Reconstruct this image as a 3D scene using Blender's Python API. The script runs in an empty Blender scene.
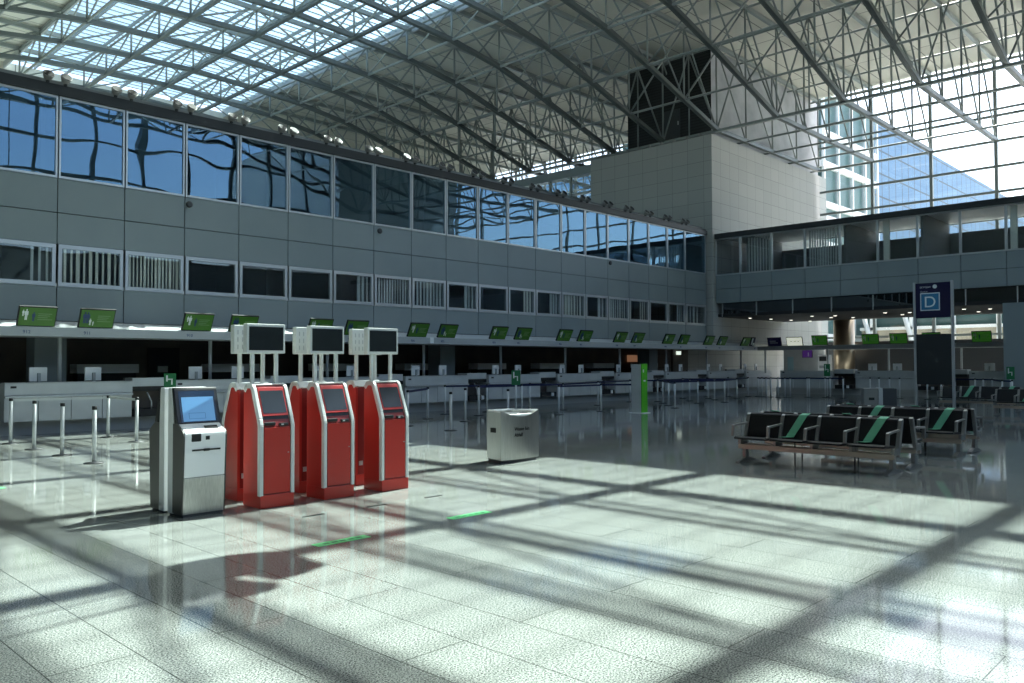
import bpy, bmesh, math, random
from mathutils import Vector, Matrix
random.seed(7)
S = bpy.context.scene
COL = S.collection
PI = math.pi

# ------------------------------------------------------------------ camera model (also used to turn measured pixels into places)
CH = 1.65; FPX = 811.81
yaw, pit, rol = (math.radians(a) for a in (43.888, 1.579, -0.187))
cF = Vector((math.cos(yaw)*math.cos(pit), math.sin(yaw)*math.cos(pit), math.sin(pit)))
_r = Vector((math.sin(yaw), -math.cos(yaw), 0)); _u = _r.cross(cF)
cR = _r*math.cos(rol) + _u*math.sin(rol); cU = -_r*math.sin(rol) + _u*math.cos(rol)
def ray(x, y): return cF + cR*((x-512)/FPX) - cU*((y-341.5)/FPX)
def at_z(x, y, z=0.0):
    d = ray(x, y); return Vector((0, 0, CH)) + d*((z-CH)/d.z)
def at_x(x, y, X):
    d = ray(x, y); return Vector((0, 0, CH)) + d*(X/d.x)
def at_y(x, y, Y):
    d = ray(x, y); return Vector((0, 0, CH)) + d*(Y/d.y)

cam = bpy.data.cameras.new('camera'); co = bpy.data.objects.new('camera', cam); COL.objects.link(co)
cam.sensor_fit = 'HORIZONTAL'; cam.sensor_width = 36; cam.lens = FPX*36/1024
cam.clip_start = .05; cam.clip_end = 600
M = Matrix((cR, cU, -cF)).transposed().to_4x4(); M.translation = (0, 0, CH); co.matrix_world = M
S.camera = co

# ------------------------------------------------------------------ materials
def mat(name, col, rough=.5, metal=0, spec=.5, emit=None, es=0):
    m = bpy.data.materials.new(name); m.use_nodes = True
    b = m.node_tree.nodes['Principled BSDF']
    b.inputs['Base Color'].default_value = (*col, 1); b.inputs['Roughness'].default_value = rough
    b.inputs['Metallic'].default_value = metal; b.inputs['Specular IOR Level'].default_value = spec
    if emit: b.inputs['Emission Color'].default_value = (*emit, 1); b.inputs['Emission Strength'].default_value = es
    return m
def nodes(m): return m.node_tree.nodes, m.node_tree.links
def noisy(m, scale, lo, hi, rough=None, stretch=(1, 1, 1)):
    N, L = nodes(m); b = N['Principled BSDF']
    tc = N.new('ShaderNodeTexCoord'); mp = N.new('ShaderNodeMapping'); mp.inputs['Scale'].default_value = stretch
    nz = N.new('ShaderNodeTexNoise'); nz.inputs['Scale'].default_value = scale; nz.inputs['Detail'].default_value = 4
    cr = N.new('ShaderNodeValToRGB'); cr.color_ramp.elements[0].position = .3; cr.color_ramp.elements[1].position = .7
    cr.color_ramp.elements[0].color = (*lo, 1); cr.color_ramp.elements[1].color = (*hi, 1)
    L.new(tc.outputs['Object'], mp.inputs[0]); L.new(mp.outputs[0], nz.inputs['Vector']); L.new(nz.outputs['Fac'], cr.inputs[0]); L.new(cr.outputs[0], b.inputs['Base Color'])
    if rough:
        mr = N.new('ShaderNodeMapRange'); mr.inputs['To Min'].default_value = rough[0]; mr.inputs['To Max'].default_value = rough[1]
        L.new(nz.outputs['Fac'], mr.inputs['Value']); L.new(mr.outputs[0], b.inputs['Roughness'])
    return m
def glass(name, tint, fac, gcol=(1, 1, 1), wobble=0, fres=1.5, rough=0.0):
    m = bpy.data.materials.new(name); m.use_nodes = True; N, L = nodes(m); N.clear()
    o = N.new('ShaderNodeOutputMaterial'); mx = N.new('ShaderNodeMixShader'); t = N.new('ShaderNodeBsdfTransparent'); g = N.new('ShaderNodeBsdfGlossy')
    t.inputs[0].default_value = (*tint, 1); g.inputs['Color'].default_value = (*gcol, 1); g.inputs['Roughness'].default_value = rough
    f = N.new('ShaderNodeFresnel'); f.inputs['IOR'].default_value = fres
    mr = N.new('ShaderNodeMapRange'); mr.inputs['To Min'].default_value = fac; mr.inputs['To Max'].default_value = 1
    L.new(f.outputs[0], mr.inputs['Value']); ge = N.new('ShaderNodeNewGeometry'); iv = N.new('ShaderNodeMath'); iv.operation = 'SUBTRACT'; iv.inputs[0].default_value = 1; L.new(ge.outputs['Backfacing'], iv.inputs[1])
    mu = N.new('ShaderNodeMath'); mu.operation = 'MULTIPLY'; L.new(mr.outputs[0], mu.inputs[0]); L.new(iv.outputs[0], mu.inputs[1])
    L.new(mu.outputs[0], mx.inputs[0]); L.new(t.outputs[0], mx.inputs[1]); L.new(g.outputs[0], mx.inputs[2]); L.new(mx.outputs[0], o.inputs[0])
    if wobble:
        tc = N.new('ShaderNodeTexCoord'); nz = N.new('ShaderNodeTexNoise'); nz.inputs['Scale'].default_value = .9; nz.inputs['Detail'].default_value = 0
        oi = N.new('ShaderNodeObjectInfo'); ad = N.new('ShaderNodeVectorMath'); ad.operation = 'ADD'
        L.new(tc.outputs['Object'], ad.inputs[0]); L.new(oi.outputs['Location'], ad.inputs[1]); L.new(ad.outputs[0], nz.inputs['Vector'])
        bp = N.new('ShaderNodeBump'); bp.inputs['Strength'].default_value = 1; bp.inputs['Distance'].default_value = wobble
        L.new(nz.outputs['Fac'], bp.inputs['Height']); L.new(bp.outputs[0], g.inputs['Normal'])
    return m

def translucent(name, col):
    m = bpy.data.materials.new(name); m.use_nodes = True; N, L = nodes(m); N.clear()
    o = N.new('ShaderNodeOutputMaterial'); mx = N.new('ShaderNodeMixShader'); t = N.new('ShaderNodeBsdfTranslucent'); g = N.new('ShaderNodeBsdfDiffuse')
    t.inputs[0].default_value = (*col, 1); g.inputs[0].default_value = (*col, 1); mx.inputs[0].default_value = .5
    L.new(t.outputs[0], mx.inputs[1]); L.new(g.outputs[0], mx.inputs[2]); L.new(mx.outputs[0], o.inputs[0]); return m
def floor_mat():
    m = mat('polished_granite', (.4, .4, .4), .07, 0, .36); N, L = nodes(m); b = N['Principled BSDF']
    tc = N.new('ShaderNodeTexCoord')
    vo = N.new('ShaderNodeTexNoise'); vo.inputs['Scale'].default_value = 88; vo.inputs['Detail'].default_value = 5; vo.inputs['Roughness'].default_value = .8
    cr = N.new('ShaderNodeValToRGB'); e = cr.color_ramp.elements
    e[0].position = .41; e[0].color = (.012, .014, .014, 1); e[1].position = .58; e[1].color = (.44, .465, .43, 1)
    e.new(.48).color = (.19, .205, .195, 1)
    L.new(tc.outputs['Object'], vo.inputs['Vector']); L.new(vo.outputs['Fac'], cr.inputs[0])
    n2 = N.new('ShaderNodeTexNoise'); n2.inputs['Scale'].default_value = .5; n2.inputs['Detail'].default_value = 3
    L.new(tc.outputs['Object'], n2.inputs['Vector'])
    mr = N.new('ShaderNodeMapRange'); mr.inputs['To Min'].default_value = .88; mr.inputs['To Max'].default_value = 1.1; L.new(n2.outputs['Fac'], mr.inputs['Value'])
    mp = N.new('ShaderNodeMapping'); mp.inputs['Rotation'].default_value = (0, 0, PI/2); mp.inputs['Location'].default_value = (0, .02, 0)
    L.new(tc.outputs['Object'], mp.inputs[0])
    br = N.new('ShaderNodeTexBrick'); br.inputs['Scale'].default_value = 1; br.inputs['Brick Width'].default_value = 2.4; br.inputs['Row Height'].default_value = .478
    br.inputs['Mortar Size'].default_value = .004; br.inputs['Mortar Smooth'].default_value = .1; br.inputs['Bias'].default_value = 0
    br.inputs['Color1'].default_value = (1, 1, 1, 1); br.inputs['Color2'].default_value = (.93, .93, .94, 1); br.inputs['Mortar'].default_value = (.3, .3, .3, 1)
    L.new(mp.outputs[0], br.inputs['Vector'])
    x1 = N.new('ShaderNodeMix'); x1.data_type = 'RGBA'; x1.blend_type = 'MULTIPLY'; x1.inputs['Factor'].default_value = 1
    L.new(cr.outputs[0], x1.inputs['A']); L.new(br.outputs['Color'], x1.inputs['B'])
    x2 = N.new('ShaderNodeMix'); x2.data_type = 'RGBA'; x2.blend_type = 'MULTIPLY'; x2.inputs['Factor'].default_value = 1
    L.new(x1.outputs['Result'], x2.inputs['A']); L.new(mr.outputs[0], x2.inputs['B']); L.new(x2.outputs['Result'], b.inputs['Base Color'])
    return m
def grid_mat(name, c1, c2, mortar, w, h, ms, rough=.6, rot=(0, 0, 0), offset=0, loc=(0, 0, 0), spec=.4):
    m = mat(name, c1, rough, 0, spec); N, L = nodes(m); b = N['Principled BSDF']
    tc = N.new('ShaderNodeTexCoord'); mp = N.new('ShaderNodeMapping'); mp.inputs['Rotation'].default_value = rot; mp.inputs['Location'].default_value = loc
    br = N.new('ShaderNodeTexBrick'); br.offset = offset; br.inputs['Scale'].default_value = 1; br.inputs['Brick Width'].default_value = w; br.inputs['Row Height'].default_value = h
    br.inputs['Mortar Size'].default_value = ms; br.inputs['Color1'].default_value = (*c1, 1); br.inputs['Color2'].default_value = (*c2, 1); br.inputs['Mortar'].default_value = (*mortar, 1)
    L.new(tc.outputs['Object'], mp.inputs[0]); L.new(mp.outputs[0], br.inputs['Vector']); L.new(br.outputs['Color'], b.inputs['Base Color'])
    return m

X = dict(
 floor=floor_mat(),
 panel=noisy(mat('grey_facade_panel', (.2, .22, .24), .45, 0, .4), .6, (.235, .28, .29), (.265, .31, .32)),
 joint=mat('dark_joint', (.02, .025, .03), .7),
 alu=mat('silver_aluminium', (.55, .58, .6), .35, .6),
 steel=noisy(mat('brushed_steel', (.62, .62, .6), .32, 1), 12, (.5, .5, .48), (.68, .68, .66), (.25, .4), (14, 14, .3)),
 post=mat('satin_post_metal', (.66, .69, .69), .4, .15),
 black=mat('black_plastic', (.012, .013, .014), .35),
 blackmatte=mat('black_matte', (.015, .016, .018), .7),
 trimblack=mat('black_trim', (.02, .024, .026), .5),
 truss=mat('grey_painted_steel', (.27, .305, .295), .4, .2),
 trussdark=mat('dark_painted_steel', (.12, .14, .135), .4, .3),
 ceil=grid_mat('cream_ceiling_panels', (.66, .65, .57), (.63, .62, .545), (.22, .22, .2), 6.6, 1.58, .03, .7),
 stoneX=grid_mat('stone_cladding', (.43, .44, .42), (.40, .41, .395), (.17, .175, .17), .96, .72, .008, .7, (PI/2, 0, 0)),
 stoneY=grid_mat('stone_cladding_side', (.43, .44, .42), (.40, .41, .395), (.17, .175, .17), .96, .72, .008, .7, (-PI/2, -PI/2, 0)),
 louvre=grid_mat('dark_louvres', (.03, .034, .035), (.026, .03, .03), (.012, .012, .012), 30, .16, .02, .6, (-PI/2, -PI/2, 0)),
 concrete=noisy(mat('pale_concrete', (.4, .42, .44), .8), 1.2, (.34, .36, .38), (.46, .48, .5)),
 white=mat('white_coated_panel', (.88, .9, .9), .35),
 offwhite=mat('off_white_plastic', (.66, .69, .67), .4),
 red=mat('glossy_red_enamel', (.46, .03, .022), .28, 0, .55),
 redin=mat('dark_red_panel', (.22, .012, .012), .35),
 grey=mat('mid_grey_laminate', (.42, .45, .46), .45),
 lgrey=noisy(mat('light_grey_laminate', (.5, .53, .54), .4), 2, (.46, .49, .5), (.55, .58, .59)),
 dgrey=mat('dark_grey_panel', (.05, .055, .06), .5),
 brown=noisy(mat('dark_brown_wall', (.02, .016, .014), .5), 1.5, (.09, .08, .072), (.15, .12, .10)),
 taupe=mat('taupe_side_panel', (.075, .075, .07), .4),
 screenoff=mat('dark_screen', (.02, .025, .028), .12, 0, .6),
 green=mat('green_screen', (.05, .16, .015), .35, 0, .5, (.045, .14, .02), .06),
 greenlit=mat('bright_green_screen', (.07, .28, .03), .35, 0, .5, (.06, .28, .03), .15),
 greensign=mat('green_sign', (.01, .16, .05), .4),
 totem=mat('bright_green_edge', (.10, .55, .02), .4),
 tape=noisy(mat('green_tape', (.16, .50, .30), .5), 6, (.15, .47, .28), (.19, .54, .34)),
 sticker=mat('green_floor_strip', (.12, .62, .22), .4),
 picw=mat('white_print', (.75, .8, .78), .5), picb=mat('navy_print', (.02, .05, .16), .5), picg=mat('grey_green_print', (.2, .33, .16), .5),
 navy=mat('navy_sign_panel', (.004, .003, .026), .35, 0, .5, (.006, .006, .08), .05),
 dblue=mat('light_blue_square', (.02, .14, .27), .4, 0, .5, (.03, .22, .42), .05),
 belt=mat('navy_belt', (.006, .010, .06), .6),
 beltsunlit=mat('sunlit_belt', (.55, .58, .57), .5),  # belt with the sunlight on it put into its colour
 lcd=mat('blue_display', (.1, .25, .45), .15, 0, .5, (.11, .28, .52), .5),
 lcd2=mat('pale_blue_line', (.05, .15, .3), .15, 0, .5, (.06, .17, .36), .5),
 lamp=mat('lit_lamp', (1, 1, 1), .5, 0, .5, (1, .93, .8), 3.5),
 litwhite=mat('lit_white_screen', (.8, .8, .7), .4, 0, .5, (.85, .9, .75), .6),
 litexit=mat('lit_exit_panel', (.8, .9, .8), .4, 0, .5, (.85, 1, .85), 1.0),
 purple=mat('purple_screen', (.05, .02, .12), .3, 0, .5, (.06, .02, .14), .5),
 orange=mat('lit_doorway_glow', (.4, .22, .14), .5, 0, .5, (.45, .22, .12), .35),  # glow standing in for a lit doorway
 leather=mat('black_seat_pad', (.008, .008, .009), .45, 0, .4),
 frame=mat('bench_grey_metal', (.30, .30, .29), .35, .7),
 beam=mat('bench_beam_metal', (.52, .45, .38), .4, .5),
 bronze=mat('bronze_column_cladding', (.42, .34, .24), .3, .8),
 blind=mat('cream_blind', (.86, .85, .76), .8),
 curtain=mat('grey_curtain', (.62, .66, .66), .9),
 room=mat('dark_room_wall', (.22, .235, .24), .8),
 roomlight=mat('room_partition', (.34, .36, .36), .8),
 ground=noisy(mat('pale_paving', (.5, .5, .48), .9), .2, (.70, .70, .66), (.78, .78, .74)),
 spot=mat('spotlight_silver', (.30, .30, .29), .55, .4), lens=mat('spotlight_glass', (.03, .03, .03), .6, 0, .2),
 gpane=glass('clear_roof_glass', (.89, .975, .965), .03, (1, 1, 1)),
 gwall=glass('clear_wall_glass', (.95, .98, .985), .04, (1, 1, 1)),
 gface=glass('reflective_facade_glass', (.62, .68, .70), .26, (.33, .56, .78), .007),
 glow=glass('lower_facade_glass', (.93, .95, .95), .10, (.75, .88, 1.0), .003),
 gdark=glass('smoked_glass', (.22, .27, .30), .10, (.9, .95, 1)),
 fin=translucent('white_louvre', (.45, .52, .52)),
 bluebld=grid_mat('blue_glass_building', (.055, .15, .28), (.075, .18, .32), (.02, .04, .06), 1.6, 1.9, .07, .4, (PI/2, 0, 0), 0, (0, 0, 0), .3),
 bluebld2=grid_mat('blue_glass_building_side', (.055, .15, .28), (.075, .18, .32), (.02, .04, .06), 1.6, 1.9, .07, .4, (-PI/2, -PI/2, 0), 0, (0, 0, 0), .3),
 grnbld=mat('green_office_glass', (.05, .13, .13), .3, 0, .4),
 beige=mat('beige_spandrel', (.42, .38, .3), .8),
)

# ------------------------------------------------------------------ mesh building
class MB:
    def __init__(s): s.bm = bmesh.new()
    def box(s, x0, x1, y0, y1, z0, z1):
        v = [s.bm.verts.new((x, y, z)) for z in (z0, z1) for y in (y0, y1) for x in (x0, x1)]
        for f in ((0, 2, 3, 1), (4, 5, 7, 6), (0, 1, 5, 4), (2, 6, 7, 3), (0, 4, 6, 2), (1, 3, 7, 5)): s.bm.faces.new([v[i] for i in f])
        return s
    def tube(s, a, b, r, n=6, r2=None):
        a, b = Vector(a), Vector(b); d = (b-a).normalized(); r2 = r if r2 is None else r2
        u = d.cross(Vector((0, 0, 1)) if abs(d.z) < .9 else Vector((1, 0, 0))).normalized(); w = d.cross(u)
        A = [s.bm.verts.new(a+(u*math.cos(t)+w*math.sin(t))*r) for t in (2*PI*i/n for i in range(n))]
        B = [s.bm.verts.new(b+(u*math.cos(t)+w*math.sin(t))*r2) for t in (2*PI*i/n for i in range(n))]
        for i in range(n):
            f = s.bm.faces.new((A[i], A[(i+1) % n], B[(i+1) % n], B[i])); f.smooth = n > 5
        s.bm.faces.new(A[::-1]); s.bm.faces.new(B); return s
    def beam(s, a, b, w, h):
        """square section bar from a to b, w across, h in the upright direction"""
        a, b = Vector(a), Vector(b); d = (b-a).normalized()
        u = Vector((0, 0, 1)).cross(d)
        u = u.normalized() if u.length > 1e-4 else Vector((1, 0, 0))
        v = d.cross(u)
        P = [(-w/2, -h/2), (w/2, -h/2), (w/2, h/2), (-w/2, h/2)]
        A = [s.bm.verts.new(a+u*p+v*q) for p, q in P]; B = [s.bm.verts.new(b+u*p+v*q) for p, q in P]
        for i in range(4): s.bm.faces.new((A[i], A[(i+1) % 4], B[(i+1) % 4], B[i]))
        s.bm.faces.new(A[::-1]); s.bm.faces.new(B); return s
    def prism(s, pts, x0, x1):
        """outline in (y,z) extruded along x"""
        A = [s.bm.verts.new((x0, y, z)) for y, z in pts]; B = [s.bm.verts.new((x1, y, z)) for y, z in pts]; n = len(pts)
        for i in range(n): s.bm.faces.new((A[i], A[(i+1) % n], B[(i+1) % n], B[i]))
        s.bm.faces.new(A[::-1]); s.bm.faces.new(B); return s
    def plan(s, pts, z0, z1):
        A = [s.bm.verts.new((x, y, z0)) for x, y in pts]; B = [s.bm.verts.new((x, y, z1)) for x, y in pts]; n = len(pts)
        for i in range(n): s.bm.faces.new((A[i], A[(i+1) % n], B[(i+1) % n], B[i]))
        s.bm.faces.new(A[::-1]); s.bm.faces.new(B); return s
    def face_xz(s, pts, y0, y1):
        A = [s.bm.verts.new((x, y0, z)) for x, z in pts]; B = [s.bm.verts.new((x, y1, z)) for x, z in pts]; n = len(pts)
        for i in range(n): s.bm.faces.new((A[i], A[(i+1) % n], B[(i+1) % n], B[i]))
        s.bm.faces.new(A[::-1]); s.bm.faces.new(B); return s
    def lathe(s, prof, n=16, c=(0, 0)):
        R = [[s.bm.verts.new((c[0]+r*math.cos(2*PI*i/n), c[1]+r*math.sin(2*PI*i/n), z)) for i in range(n)] for r, z in prof]
        for a, b in zip(R, R[1:]):
            for i in range(n):
                f = s.bm.faces.new((a[i], a[(i+1) % n], b[(i+1) % n], b[i])); f.smooth = True
        s.bm.faces.new(R[0][::-1]); s.bm.faces.new(R[-1]); return s
    def build(s, name, m, parent=None, bevel=0, loc=None):
        bmesh.ops.recalc_face_normals(s.bm, faces=s.bm.faces)
        me = bpy.data.meshes.new(name); s.bm.to_mesh(me); s.bm.free()
        me.materials.append(X[m] if isinstance(m, str) else m)
        o = bpy.data.objects.new(name, me); COL.objects.link(o)
        if parent: o.parent = parent
        if loc: o.location = loc
        if bevel:
            b = o.modifiers.new('edge', 'BEVEL'); b.width = bevel; b.segments = 2; b.limit_method = 'ANGLE'
        return o
def tag(o, label=None, cat=None, group=None, kind=None):
    if label: o['label'] = label
    if cat: o['category'] = cat
    if group: o['group'] = group
    if kind: o['kind'] = kind
    return o
def thing(name, label, cat, loc=(0, 0, 0), rz=0, group=None, rx=0):
    o = bpy.data.objects.new(name, None); COL.objects.link(o); o.location = loc; o.rotation_euler = (rx, 0, rz); o.empty_display_size = .1
    return tag(o, label, cat, group)
def dup(root, loc, rz=None, label=None, rx=None, name=None):
    r = root.copy(); COL.objects.link(r); r.location = loc
    if name: r.name = name
    if rz is not None: r.rotation_euler = (r.rotation_euler[0] if rx is None else rx, 0, rz)
    if label: r['label'] = label
    for ch in list(root.children):
        c = ch.copy(); COL.objects.link(c); c.parent = r
        for g in list(ch.children):
            d = g.copy(); COL.objects.link(d); d.parent = c
    return r
def text(body, size, m, parent, loc, rot=(PI/2, 0, 0), name='lettering', align='LEFT'):
    c = bpy.data.curves.new(name, 'FONT'); c.body = body; c.size = size; c.extrude = .002; c.align_x = align
    f = bpy.data.objects.new(name, c); COL.objects.link(f); bpy.context.view_layer.update()
    me = bpy.data.meshes.new_from_object(f.evaluated_get(bpy.context.evaluated_depsgraph_get())); bpy.data.objects.remove(f)
    me.materials.clear(); me.materials.append(X[m]); me.name = name
    o = bpy.data.objects.new(name, me); COL.objects.link(o); o.parent = parent; o.location = loc; o.rotation_euler = rot
    return o
ORD = ['first', 'second', 'third', 'fourth', 'fifth', 'sixth', 'seventh', 'eighth', 'ninth', 'tenth', 'eleventh', 'twelfth', 'thirteenth', 'fourteenth', 'fifteenth', 'sixteenth', 'seventeenth', 'eighteenth', 'nineteenth', 'twentieth']
def od(i):
    i += 1
    if i <= 20: return ORD[i-1]
    t = {2: 'twenty', 3: 'thirty', 4: 'forty', 5: 'fifty', 6: 'sixty'}[i//10]
    return (t+'-'+ORD[i % 10-1]) if i % 10 else {2: 'twentieth', 3: 'thirtieth', 4: 'fortieth', 5: 'fiftieth', 6: 'sixtieth'}[i//10]
def struct(o, label, cat): return tag(o, label, cat, None, 'structure')

# ------------------------------------------------------------------ measures of the hall
XL, XR, YN, YF = -12.8, 50.4, -11.65, 51.2      # ends of the hall
WY = 21.9                                      # left facade plane
TY = [21.45 + 3.31*k - (.8 if k < -4 else 0) for k in range(8, -10, -1)]        # trusses, far to near
TX = [37.8 - 3.157*k for k in range(-4, 17)]            # nodes along a truss
ZC = 18.5
def zb(x):
    t = abs(x-18.8)
    K = [(0, 17.12), (3.16, 16.98), (6.32, 16.8), (9.47, 16.38), (12.63, 15.6), (15.8, 14.7), (19.0, 13.83), (99, 13.83)]
    for (a, p), (b, q) in zip(K, K[1:]):
        if t <= b: return p+(q-p)*(t-a)/(b-a)

# ------------------------------------------------------------------ shell
struct(MB().box(XL, XR, YN, YF, -.3, 0).build('floor', 'floor'), 'polished speckled granite hall floor', 'floor')
struct(MB().box(-150, 320, -260, 260, -.6, -.3).build('ground', 'ground'), 'pale paved ground outside the hall', 'ground')
SK0, SK1 = 12.6, 25.5
struct(MB().box(SK1, XR+.3, YN-.3, YF+.3, ZC, ZC+.3).build('ceiling', 'ceil'), 'cream panelled ceiling between the skylight and the glass end wall', 'ceiling')
struct(MB().box(XL-.3, SK0, YN-.3, YF+.3, ZC, ZC+.3).build('ceiling_west', 'ceil'), 'cream panelled ceiling left of the skylight', 'ceiling')
sk = thing('skylight', 'long glazed skylight strip running across the hall roof', 'skylight', (0, 0, ZC))
b = MB()
y = YN+.2
while y < YF:
    b.box(SK0, SK1, y-.012, y+.012, .06, .115); y += .55
b.build('louvre_fins', 'fin', sk)
b = MB()
for x in [SK0+1.55*i for i in range(1, 8)]: b.box(x-.035, x+.035, YN, YF, -.04, .12)
b.build('glazing_bars', 'truss', sk)
MB().box(SK0, SK1, YN, YF, .13, .15).build('glass', 'gpane', sk)
MB().box(SK0, SK0+.1, YN, YF, -.32, .2).box(SK1-.1, SK1, YN, YF, -.32, .2).build('side_upstand', 'grey', sk)
# far, near and end walls
struct(MB().box(XL-.3, XR, YF, YF+.3, 0, ZC).build('wall_far', 'ceil'), 'pale far end wall of the hall above the left block', 'wall')
struct(MB().box(XL-.3, XL, YN, YF, 0, ZC).build('wall_west', 'panel'), 'grey end wall behind the viewer', 'wall')
struct(MB().box(XL, 37.5, YN-.3, YN, 0, 8.6).build('wall_right', 'panel'), 'grey lower wall opposite the counters', 'wall')
struct(MB().box(37.5, 50.2, -30, YN-.05, 0, 21).build('wall_tower', 'stoneY'), 'second stone tower opposite, reflected in the windows', 'wall')

wn = [0]
def window(frame_mb, fm, pane_mb, pm, label, loc=(0, 0, 0)):
    wn[0] += 1
    f = frame_mb.build('window_%d' % wn[0], fm); f.location = loc
    struct(f, label, 'window'); p = pane_mb.build('pane', pm, f); return f
def window_copy(src, loc, label):
    wn[0] += 1
    r = dup(src, loc, None, label); r.name = 'window_%d' % wn[0]; return r

# end glass wall at X = XR, one bay per truss module
bays = [y for y in [21.45+3.31*k for k in range(-10, 9)] if not (19 < y < 29)]
src = None
def end_bay():
    f = MB(); w = 3.31
    f.box(-.1, .1, -.08, .08, 0, ZC)
    for z in (1.6, 3.2, 4.8, 6.4, 8.0, 9.5, 11.0, 12.4, 13.8, 15.2, 16.6, 18.2): f.box(-.06, .06, .08, w-.08, z-.065, z+.065)
    return f, MB().box(-.01, .01, .08, w-.08, 0, ZC)
for i, y in enumerate(bays):
    y0 = max(y, YN)
    lab = 'tall bay of the glass end wall, %s from the near side' % od(i)
    if src is None:
        f, p = end_bay(); src = window(f, 'truss', p, 'gwall', lab, (XR, y, 0))
    else: window_copy(src, (XR, y, 0), lab)
# glass wall opposite the counters (seen mirrored in the facade)
src = None
for i in range(16):
    x = XL+3.157*i; lab = 'steel framed glass bay opposite the counters, %s from the end' % od(i)
    if src is None:
        f = MB().box(-.12, .12, -.12, .12, 8.6, ZC)
        for z in (8.7, 11.1, 13.6, 16.1, 18.3): f.box(.1, 3.05, -.07, .07, z-.09, z+.09)
        src = window(f, 'trussdark', MB().box(.1, 3.05, -.01, .01, 8.6, ZC), 'gwall', lab, (x, YN-.1, 0))
    else: window_copy(src, (x, YN-.1, 0), lab)

# ------------------------------------------------------------------ left facade
MX = [6.6+1.595*k for k in range(-4, 20)]
MX[-1] = 37.32
xa, xb = MX[0], MX[-1]
g = .011
b = MB()
for x0, x1 in zip(MX, MX[1:]):
    for z0, z1 in ((2.74, 3.60), (4.64, 5.42), (5.42, 6.28)):
        b.box(x0+g, x1-g, WY, WY+.12, z0+g, z1-g)
struct(b.build('wall_left', 'panel'), 'grey panelled facade of the left block above the counters', 'wall')
struct(MB().box(xa, xb, WY+.08, WY+.2, 2.72, 3.6).box(xa, xb, WY+.08, WY+.2, 4.64, 6.28).build('wall_left_backing', 'joint'), 'dark joints behind the left facade panels', 'wall')
b = MB().box(xa, xb, WY-.1, WY+.3, 8.32, 8.52).box(xa, xb, WY-.02, WY+.5, 8.5, 8.6)
struct(b.build('trim_1', 'trimblack'), 'black ledge along the top of the left facade', 'trim')
b = MB().box(xa, xb, WY+4.6, WY+4.8, 0, 8.6).box(xa, xb, WY+.2, WY+4.8, 8.55, 8.75).box(xa, xb, WY+.2, WY+4.6, 5.7, 6.1).box(xa, xb, WY+.2, WY+4.6, 2.7, 3.1)
for x in MX[::4]: b.box(x-.05, x+.05, WY+1.2, WY+4.6, 2.74, 8.55)
struct(b.build('wall_office_inside', 'room'), 'dim office rooms behind the left facade windows', 'wall')
struct(MB().box(xa, 37.4, WY+4.8, 50.9, 0, 8.7).build('wall_office_block', 'lgrey'), 'body of the left office block', 'wall')
def win_pair(z0, z1, fw, w):
    f = MB().box(fw*.3, w-fw*.3, -.02, .08, z0, z0+fw).box(fw*.3, w-fw*.3, -.02, .08, z1-fw, z1).box(fw*.3, fw*1.1, -.02, .08, z0, z1).box(w-fw*1.1, w-fw*.3, -.02, .08, z0, z1)
    return f, MB().box(fw, w-fw, .02, .04, z0+fw*.7, z1-fw*.7)
su = sl = None
n = 0
for i, (x0, x1) in enumerate(zip(MX, MX[1:])):
    if i < len(MX)-2 or True:
        lu = 'reflective upper window of the left facade, %s from its left end' % od(i)
        ll = 'lower office window of the left facade, %s from its left end' % od(i)
        last = i == len(MX)-2
        if su is None or last:
            f, p = win_pair(6.28, 8.32, .055, x1-x0); a = window(f, 'alu', p, 'gface', lu, (x0, WY, 0)); su = su or a
            f, p = win_pair(3.60, 4.64, .10, x1-x0); a = window(f, 'alu', p, 'glow', ll, (x0, WY, 0)); sl = sl or a
        else:
            window_copy(su, (x0, WY, 0), lu); window_copy(sl, (x0, WY, 0), ll)
# blinds and curtains behind some lower windows
def blind(x0, x1, z0, z1, slats, m, label, cat, y=WY+.13, alongy=None):
    b = MB()
    for k in range(slats):
        x = x0+(x1-x0)*(k+.5)/slats; w = (x1-x0)/slats*random.uniform(.12, .36)
        if alongy is None: b.prism([(y, z0), (y+.03, z0), (y+.03, z1), (y, z1)], x-w, x+w)
        else: b.box(alongy, alongy+.03, x-w, x+w, z0, z1)
    o = b.build('window_blind' if cat == 'blind' else 'curtain', m); tag(o, label, cat, 'window blinds'); return o
def wx(k): return 6.6+1.595*k
for k, n_, m, nm in ((0, 9, 'blind', 'first'), (1, 14, 'blind', 'second'), (-1, 3, 'curtain', None), (6, 12, 'curtain', None), (7, 9, 'curtain', None), (5, 3, 'curtain', None), (8, 3, 'curtain', None), (18, 4, 'curtain', None), (10, 3, 'blind', None), (13, 2, 'curtain', None), (11, 3, 'curtain', None), (12, 7, 'blind', None), (14, 8, 'curtain', None), (15, 3, 'blind', None), (17, 3, 'curtain', None)):
    if k == 18: x0, x1 = wx(18)+.2, wx(19)-.1
    elif n_ <= 3: x0, x1 = wx(k)+1.0, wx(k)+1.5
    else: x0, x1 = wx(k)+.15, wx(k)+1.5
    blind(x0, x1, 3.65, 4.62, n_, m, '%s hanging behind the lower left-facade window, %s from the left end' % ('cream vertical slats' if m == 'blind' else 'grey curtain', od(k+4)), 'blind' if m == 'blind' else 'curtain')

struct(MB().box(xa, xb, WY+.06, WY+.9, 3.56, 3.68).build('trim_6', 'white'), 'white sill inside the lower office windows', 'sill')
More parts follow.
